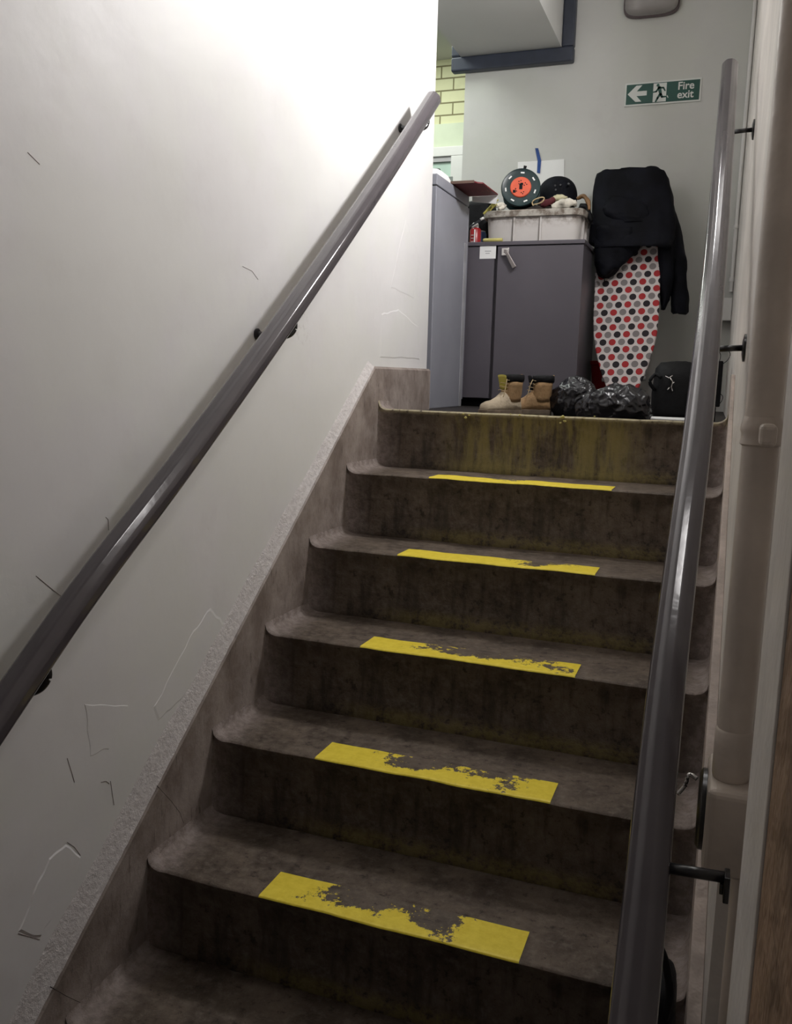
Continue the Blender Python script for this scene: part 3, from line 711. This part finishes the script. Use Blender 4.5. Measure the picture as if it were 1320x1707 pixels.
rag('cotton_rag', [Q(919, 345, 2.40), Q(934, 341, 2.41), Q(948, 338, 2.42), Q(960, 338, 2.43)], [.010, .016, .018, .014], RAG, 'large crumpled white rag on the right side of the crate', 'rag', 5, .010, 45)
rag('cotton_rag', [Q(922, 333, 2.45), Q(934, 330, 2.46), Q(945, 331, 2.46)], [.010, .014, .010], mat('pale_olive_rag_cloth', (.48, .44, .29), .85, .2, 24), 'pale olive rag bundled below the navy cap', 'rag', 9, .006, 50)
rag('red_cloth', [Q(900, 341, 2.385), Q(912, 338, 2.40), Q(922, 334, 2.42)], [.012, .016, .012], mat('dark_maroon_cloth', (.075, .008, .012), .8), 'dark maroon cloth bundled between cable reel and white rag', 'cloth', 12, .006, 50)
hoop = smooth_path([Q(x, y, 2.372) for x, y in ((889, 343), (887, 337), (893, 332), (903, 329), (907, 331), (903, 337), (895, 340), (890, 341))], 5)
tag(obj('glove_loop', tube(bm_(), hoop, .0028, 8), BEIGE, smooth=True), 'open beige leather cuff loop right of the cable reel', 'glove')
rag('leather_strap', [Q(962, 331, 2.47), Q(972, 327, 2.46), Q(980, 336, 2.44), Q(982, 350, 2.43)], [.006, .009, .009, .006], BROWNC, 'brown leather strap curling over the right end of the crate', 'strap', 15, .002, 60)
rag('dark_sleeve', [Q(966, 345, 2.46), Q(977, 346, 2.45), Q(983, 360, 2.44), Q(986, 374, 2.45)], [.012, .014, .011, .007], BLACK, 'black cloth hanging over the right end of the crate', 'cloth', 18, .006, 60)
# things left of the crate
bs = thing('black_bag', 'black bag standing on the low cabinet under the red carton', 'bag', (.0, 2.5, LT))
a, b = Q(780, 372, 2.55), Q(824, 338, 2.55)
obj('bag_body', ruffle(loft(bm_(), [ring(((a.x+b.x)/2, 2.56, z), (1, 0, 0), (0, 1, 0), (b.x-a.x)/2*k, .07*k, 28, 4) for z, k in ((LT+.001, .9), (LT+.01, 1), (LT+.05, 1), (b.z-.02, .98), (b.z, .9), (b.z+.008, .6))]), .004, 30, 3), BLACK, bs, smooth=True)
cn = Q(791, 400, 2.36)
tn = thing('spray_can', 'red spray can with white cap standing left of the crate', 'can', (cn.x, 2.37, LT))
ch = Q(791, 381, 2.36).z-LT
obj('can_body', lathe(bm_(), (cn.x, 2.37, LT), [(.022, .001), (.0235, .003), (.0235, ch-.006), (.018, ch+.002), (.012, ch+.004)], 28), TIN, tn, autos=.6)
obj('can_stripe', BX((cn.x+.001, 2.3440, LT+.003), (cn.x+.006, 2.3475, LT+ch-.006)), PAPER, tn)
bm = bm_()
for k in range(3): box(bm, (cn.x-.012, 2.3455, LT+.008+k*.013), (cn.x-.001, 2.350, LT+.013+k*.013))
obj('can_print', bm, mat('faded_can_print', (.38, .25, .24), .5), tn)
obj('cap', lathe(bm_(), (cn.x-.002, 2.37, LT+ch+.004), [(.014, 0), (.015, .002), (.014, .016), (.008, .021)], 24), WHITEP, tn, autos=.7)
cn2 = Q(803, 398, 2.43)
tn2 = thing('paint_pot', 'small blue pot squeezed between the red can and the crate', 'pot', (cn2.x-.004, 2.44, LT))
obj('pot_body', lathe(bm_(), (cn2.x-.006, 2.44, LT), [(.022, .001), (.022, .055), (.018, .062)], 24), CAPBLUE, tn2, autos=.6)
obj('lid', lathe(bm_(), (cn2.x-.006, 2.44, LT+.062), [(.018, 0), (.018, .004), (.01, .006)], 24), GREYP, tn2, autos=.6)
tw = thing('trowel', 'dark trowel with white tipped handle resting on the red can against the crate', 'trowel', Q(792, 372, 2.335))
a, b = Q(782, 378, 2.318), Q(802, 366, 2.325)
obj('blade', prism(bm_(), [a+Vector((0, 0, -.004)), b+Vector((0, 0, -.006)), b+Vector((0, 0, .006)), a+Vector((0, 0, .003))], (0, .004, 0)), mat('dark_steel_blade', (.05, .055, .06), .35, .2, 20, 0, 1, None, .5), tw, bevel=.001)
obj('handle', tube(bm_(), [b+Vector((-.004, .002, 0)), b+Vector((.009, .008, .008))], .005, 12), WHITEP, tw, smooth=True)
a, b = Q(806, 398, 2.316), Q(838, 397, 2.316)
yt = obj('yellow_tube', tube(bm_(), [(a.x, 2.313, LT+.0085), (a.x+.006, 2.313, LT+.0085), (b.x-.005, 2.313, LT+.008), (b.x, 2.313, LT+.008)], [.006, .008, .008, .007], 16), YEL, autos=.7)
tag(yt, 'pale yellow tube lying on the cabinet edge in front of the crate', 'tube')

# ------------------------------------------------------------------ red bucket, ironing board, jacket
YBD = lambda z: 2.40 + (z-.9)*.345
B0 = W(1038, 640, YBD(.99)); B1 = W(1053, 292, YBD(1.86))
ubd = (B1-B0).normalized(); xbd = (Vector((1, 0, 0))-ubd*ubd.x).normalized(); nbd = xbd.cross(ubd)
LB = (B1-B0).length
bk = thing('bucket', 'red plastic bucket standing behind the foot of the ironing board', 'bucket', (.575, 2.64, LZ))
obj('bucket_body', loft(bm_(), [ring((.58, 2.64, LZ+h), (1, 0, 0), (0, 1, 0), r, r, 36) for h, r in ((.001, .088), (.19, .108), (.195, .113), (.21, .113), (.21, .106), (.03, .085))]), REDP, bk, autos=.6)
ib = thing('ironing_board', 'ironing board with red, grey and black polka dot cover leaning on the back wall', 'ironing board', B0)
ybd = -nbd
ib.rotation_euler = Matrix((xbd, ybd, ubd)).transposed().to_euler()
def board_outline(g=0):
    prof = [(-.075, .045), (-.06, .052), (0, .072), (.045, .090), (.10, .106), (.16, .121), (.22, .131), (.30, .1355), (.45, .136), (.7, .136), (LB-.03, .134), (LB-.005, .122)]
    r = [(w_+g, s) for s, w_ in prof]
    return r + [(-x, s) for x, s in r[::-1]]
def local(name, bm, m_, parent, **k):
    o = obj(name, bm, m_, None, **k); o.parent = parent; o.location = (0, 0, 0); return o
local('cover', prism(bm_(), [(x, -.008, s) for x, s in board_outline()], (0, .020, 0)), POLKA, ib, bevel=.006, seg=3)
for sx in (-1, 1):
    local('leg', tube(bm_(), [(sx*.055, .022, .02), (sx*.055, .026, LB*.9)], .008, 10), GREYP, ib, smooth=True)
local('foot_bar', tube(bm_(), [(-.09, .026, .03), (.09, .026, .03)], .009, 10), GREYP, ib, smooth=True)
# jacket draped over the wide end
jk = thing('jacket', 'black padded jacket draped over the top of the ironing board', 'jacket', W(1050, 300, 2.70))
def sect(rows, ydep, n=40, p=2.4):
    rings = []
    for (py, l, r, yo) in rows:
        Y = 2.66 + yo; a, b = W(l, py, Y), W(r, py, Y)
        rings.append(ring(((a.x+b.x)/2, Y, (a.z+b.z)/2), (b.x-a.x, 0, b.z-a.z) if False else (1, 0, 0), (0, 1, 0), (b.x-a.x)/2, ydep if not isinstance(ydep, dict) else ydep[py], n, p))
    return rings
def dens(rows, k=6):
    v = [Vector(r).to_tuple() if False else r for r in rows]; out = []
    for a, b in zip(v[:-1], v[1:]):
        for j in range(k): out.append(tuple(a[q]+(b[q]-a[q])*j/k for q in range(4)))
    return out+[v[-1]]
body = dens([(288, 1004, 1101, .02), (291, 998, 1107, .02), (300, 996, 1112, .015), (330, 992, 1120, .0), (370, 988, 1126, -.035), (400, 986, 1122, -.06), (412, 987, 1118, -.075), (415, 990, 1112, -.075)])
def clear_side(bm):                      # the coat hangs just clear of the cabinet side and the wall
    for v in bm.verts:
        if v.co.x < .474 and v.co.z < 1.585: v.co.x = .474 + (v.co.x-.474)*.02
        v.co.y = min(v.co.y, YB-.004)
    return bm
obj('body', clear_side(ruffle(loft(bm_(), sect(body, .078, 56, 3.4), open_end=True), .010, 15, 4, (1, 1, .45))), NAVY, jk, smooth=True, solid=.008)
lump = dens([(380, 992, 1062, -.10), (400, 986, 1072, -.105), (415, 984, 1066, -.108), (425, 985, 1058, -.11), (438, 986, 1046, -.115), (449, 991, 1034, -.115), (457, 997, 1018, -.115), (461, 1003, 1012, -.115)])
obj('sleeve', clear_side(ruffle(loft(bm_(), sect(lump, .045, 36)), .014, 18, 9, (1, 1, .6))), NAVY, jk, smooth=True, label='bunched sleeve over the left side of the board')
side = dens([(395, 1094, 1128, -.05), (430, 1097, 1126, -.06), (470, 1099, 1122, -.06), (500, 1100, 1117, -.06), (517, 1101, 1110, -.06)])
obj('hem', ruffle(loft(bm_(), sect(side, .035, 30)), .008, 20, 14, (1, 1, .5)), NAVY, jk, smooth=True)
slv = dens([(330, 1092, 1121, -.02), (365, 1098, 1129, -.02), (400, 1108, 1138, -.02), (430, 1114, 1143, -.02), (470, 1118, 1146, -.02), (505, 1119, 1147, -.02), (519, 1120, 1147, -.02), (523, 1123, 1144, -.02)])
sv = obj('sleeve', ruffle(loft(bm_(), sect(slv, .042, 36)), .008, 20, 19, (1, 1, .5)), NAVY, jk, smooth=True, label='straight sleeve hanging beside the board')
obj('collar', ruffle(loft(bm_(), sect(dens([(330, 1008, 1062, -.07), (345, 1004, 1080, -.085), (360, 1010, 1086, -.09), (372, 1030, 1084, -.095)]), .03, 30)), .012, 20, 23), NAVY, jk, smooth=True)
a = [W(1006, 452, 2.53), W(1007, 464, 2.53), W(1008, 476, 2.53)]
obj('drawcord', tube(bm_(), a, .002, 8), BLACK, jk, smooth=True)

# ------------------------------------------------------------------ floor of the landing
def boot(c, yaw, label, lit, s=1.0):
    root = thing('work_boot', label, 'boot', c, 'pair of work boots')
    M_ = Matrix.Translation(Vector(c)) @ Matrix.Rotation(yaw, 4, 'Z') @ Matrix.Diagonal((.86, .92, 1.06, 1))
    def add(name, bm, m_, **k): bm.transform(M_); return obj(name, bm, m_, root, **k)
    X, Y_, Z = Vector((1, 0, 0)), Vector((0, 1, 0)), Vector((0, 0, 1))
    prof = [(-.078, .016), (-.070, .026), (-.05, .031), (-.02, .029), (.02, .031), (.055, .037), (.085, .035), (.104, .024), (.112, .008)]
    outl = [(x, w_) for x, w_ in prof] + [(x, -w_) for x, w_ in prof[::-1]]
    bm = prism(bm_(), [(x, y, .004) for x, y in outl], (0, 0, .016)); bm2 = [(x, y, 0) for x, y in outl if x < -.015]
    prism(bm, bm2, (0, 0, .0045)); bm3 = [(x, y, 0) for x, y in outl if x > .03]; prism(bm, bm3, (0, 0, .0045))
    add('sole', bm, SOLE, bevel=.002)
    rows = [(-.074, .018, .045), (-.068, .026, .062), (-.05, .030, .075), (-.02, .029, .082), (.01, .029, .074), (.03, .031, .060), (.055, .035, .050), (.078, .034, .046), (.095, .027, .040), (.105, .014, .030)]
    rr = []
    for x, w_, h in rows:
        rr.append([Vector((x, w_*math.copysign(abs(math.cos(t))**.8, math.cos(t)), .018+(h-.018)*max(0, math.sin(t))**.75)) for t in [PI*k/14 for k in range(15)]] + [Vector((x, -w_*.6, .0185)), Vector((x, w_*.6, .0185))])
    bm = loft(bm_(), rr); ruffle(bm, .0012, 60, 3)
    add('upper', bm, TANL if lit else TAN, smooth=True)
    sh = [ring((-.032-.002*k, 0, .045+.0125*k), X, Y_, .043-.001*k, .030+.0004*k, 24, 2.6) for k in range(6)]
    add('shaft', ruffle(loft(bm_(), sh), .0015, 50, 5), TAN, smooth=True)
    co = [ring((-.043+dx_, 0, z), X, Y_, rx, ry, 24, 2.4) for z, rx, ry, dx_ in ((.106, .041, .031, 0), (.110, .044, .034, 0), (.118, .045, .035, 0), (.127, .043, .033, -.001), (.130, .038, .028, -.001), (.118, .034, .024, 0))]
    add('collar', ruffle(loft(bm_(), co), .0015, 50, 8), BLACK, smooth=True)
    tg = [ring((.004+.002*k, 0, .085+.0080*k), Y_, Vector((.4, 0, 1)), .019+.001*k, .004, 14) for k in range(6)]
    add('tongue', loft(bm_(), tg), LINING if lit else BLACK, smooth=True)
    bm = bm_()
    for k in range(4):
        z = .080+.011*k; xx = .018-.004*k
        tube(bm, smooth_path([(xx-.010, -.024, z-.002), (xx-.001, -.013, z+.001), (xx+.003, 0, z+.002), (xx-.001, .013, z), (xx-.010, .024, z-.002)], 4), .0011, 6)
    tube(bm, smooth_path([(.01, .024, .115), (.022, .034, .100), (.03, .036, .075), (.036, .036, .06)], 4), .0015, 6)
    add('laces', bm, BEIGE, smooth=True)
    add('heel_loop', tube(bm_(), smooth_path([(-.078, -.006, .112), (-.085, -.006, .128), (-.085, .006, .128), (-.078, .006, .112)], 4), .002, 6), TAN, smooth=True)
    return root
boot((.348, 1.50, LZ), math.atan2(-.80, -.60), 'pale lit tan work boot with yellow lining, toe pointing left on the landing edge', True)
boot((.416, 1.635, LZ), math.atan2(-.50, -.86), 'darker tan work boot right behind the pale lit boot', False)

def binbag(c, rad, seed, label, amp):
    bm = blob(c, rad, seed, amp, 6, 12, LZ)
    for v in bm.verts:
        q = v.co*46 + Vector((seed, 0, 0)); d = Vector((noise.noise(q), noise.noise(q+Vector((5, 5, 5))), noise.noise(q+Vector((9, 1, 4)))))
        k = noise.ridged_multi_fractal(v.co*26+Vector((seed*3, 0, 0)), 1, 2, 3, 1, 2)-1
        v.co += d*.0022 + (v.co-Vector(c)).normalized()*k*.0035
        if v.co.z < LZ+.001: v.co.z = LZ+.001
    o = obj('bin_bag', bm, BAGPL, smooth=True); tag(o, label, 'bin bag', 'black bin bags on the landing'); return o
binbag((.563, 1.67, LZ+.045), (.082, .060, .082), 1, 'smaller black bin bag next to the tan boots', .34)
binbag((.715, 1.50, LZ+.036), (.120, .065, .076), 6, 'larger black bin bag below the ironing board', .36)
hb = thing('holdall', 'black holdall with a clip strap right of the bin bags, behind the right handrail', 'bag', (.89, 1.75, LZ))
rows = []
for (z, k, q) in ((.002, .90, .9), (.02, 1, 1), (.09, 1.02, 1), (.14, .98, .9), (.17, .9, .75), (.19, .76, .5), (.194, .5, .3)):
    rows.append(ring((.893, 1.76, LZ+z), (1, 0, 0), (0, 1, 0), .088*k, .085*q, 36, 3.2))
obj('bag_body', ruffle(loft(bm_(), rows), .008, 22, 3), BLACK, hb, smooth=True)
obj('strap', tube(bm_(), smooth_path([(.815, 1.70, LZ+.10), (.800, 1.68, LZ+.125), (.815, 1.69, LZ+.15), (.835, 1.68, LZ+.14)], 5), .006, 8), BLACK, hb, smooth=True)
bm = bm_()
for pts in ([(1117, 630), (1121, 636), (1119, 645), (1121, 652)], [(1109, 627), (1115, 630), (1121, 626)], [(1112, 650), (1116, 646)], [(1120, 640), (1124, 637)]):
    tube(bm, [W(x, y, 1.668) for x, y in pts], .0018, 6)
obj('clip', bm, CHROME, hb, smooth=True)
sp = thing('speaker_box', 'slim black box with loose cables standing behind the right handrail', 'electronics', (1.010, 1.72, LZ))
a, b = W(1188, 690, 1.72), W(1206, 602, 1.72)
obj('case', BX((.990, 1.69, LZ+.05), (b.x, 1.76, b.z)), BLACK, sp, bevel=.004)
obj('stand', BX((.995, 1.70, LZ), (b.x-.012, 1.75, LZ+.0495)), BLACK, sp, bevel=.003)
for pts in ([(1192, 602), (1191, 590), (1195, 582), (1190, 576)], [(1199, 603), (1201, 592), (1197, 583)], [(1204, 607), (1213, 600), (1217, 590), (1211, 580)], [(1198, 655), (1204, 660), (1203, 668), (1195, 678)]):
    obj('cable', tube(bm_(), smooth_path([W(x, y, 1.72) for x, y in pts], 6), .0013, 6), BLACK, sp, smooth=True)
wb = obj('white_board_offcut', BX((.80, 1.50, LZ), (1.0, 1.66, LZ+.012)), PAPER, bevel=.001); tag(wb, 'flat white offcut lying on the landing in front of the holdall', 'board')

# black bag at the foot of the right wall
zb = -1*R_
bb = thing('tool_bag', 'black bag with upright handle on a low step behind the foot of the right handrail', 'bag', (1.01, -.13, zb+.002))
obj('bag_body', ruffle(loft(bm_(), [ring((1.008, -.125, zb+.012+z), (1, 0, 0), (0, 1, 0), .028*k, .070*k, 32, 3.2) for z, k in ((.0, .92), (.01, 1), (.15, 1), (.26, .95), (.29, .8), (.298, .5))]), .003, 25, 2), BLACK, bb, smooth=True)
obj('handle', tube(bm_(), smooth_path([(1.020, -.18, zb+.28), (1.024, -.175, zb+.32), (1.014, -.165, zb+.36), (1.000, -.15, zb+.375), (.990, -.12, zb+.34), (.990, -.10, zb+.28)], 6), .006, 10), BLACK, bb, smooth=True)
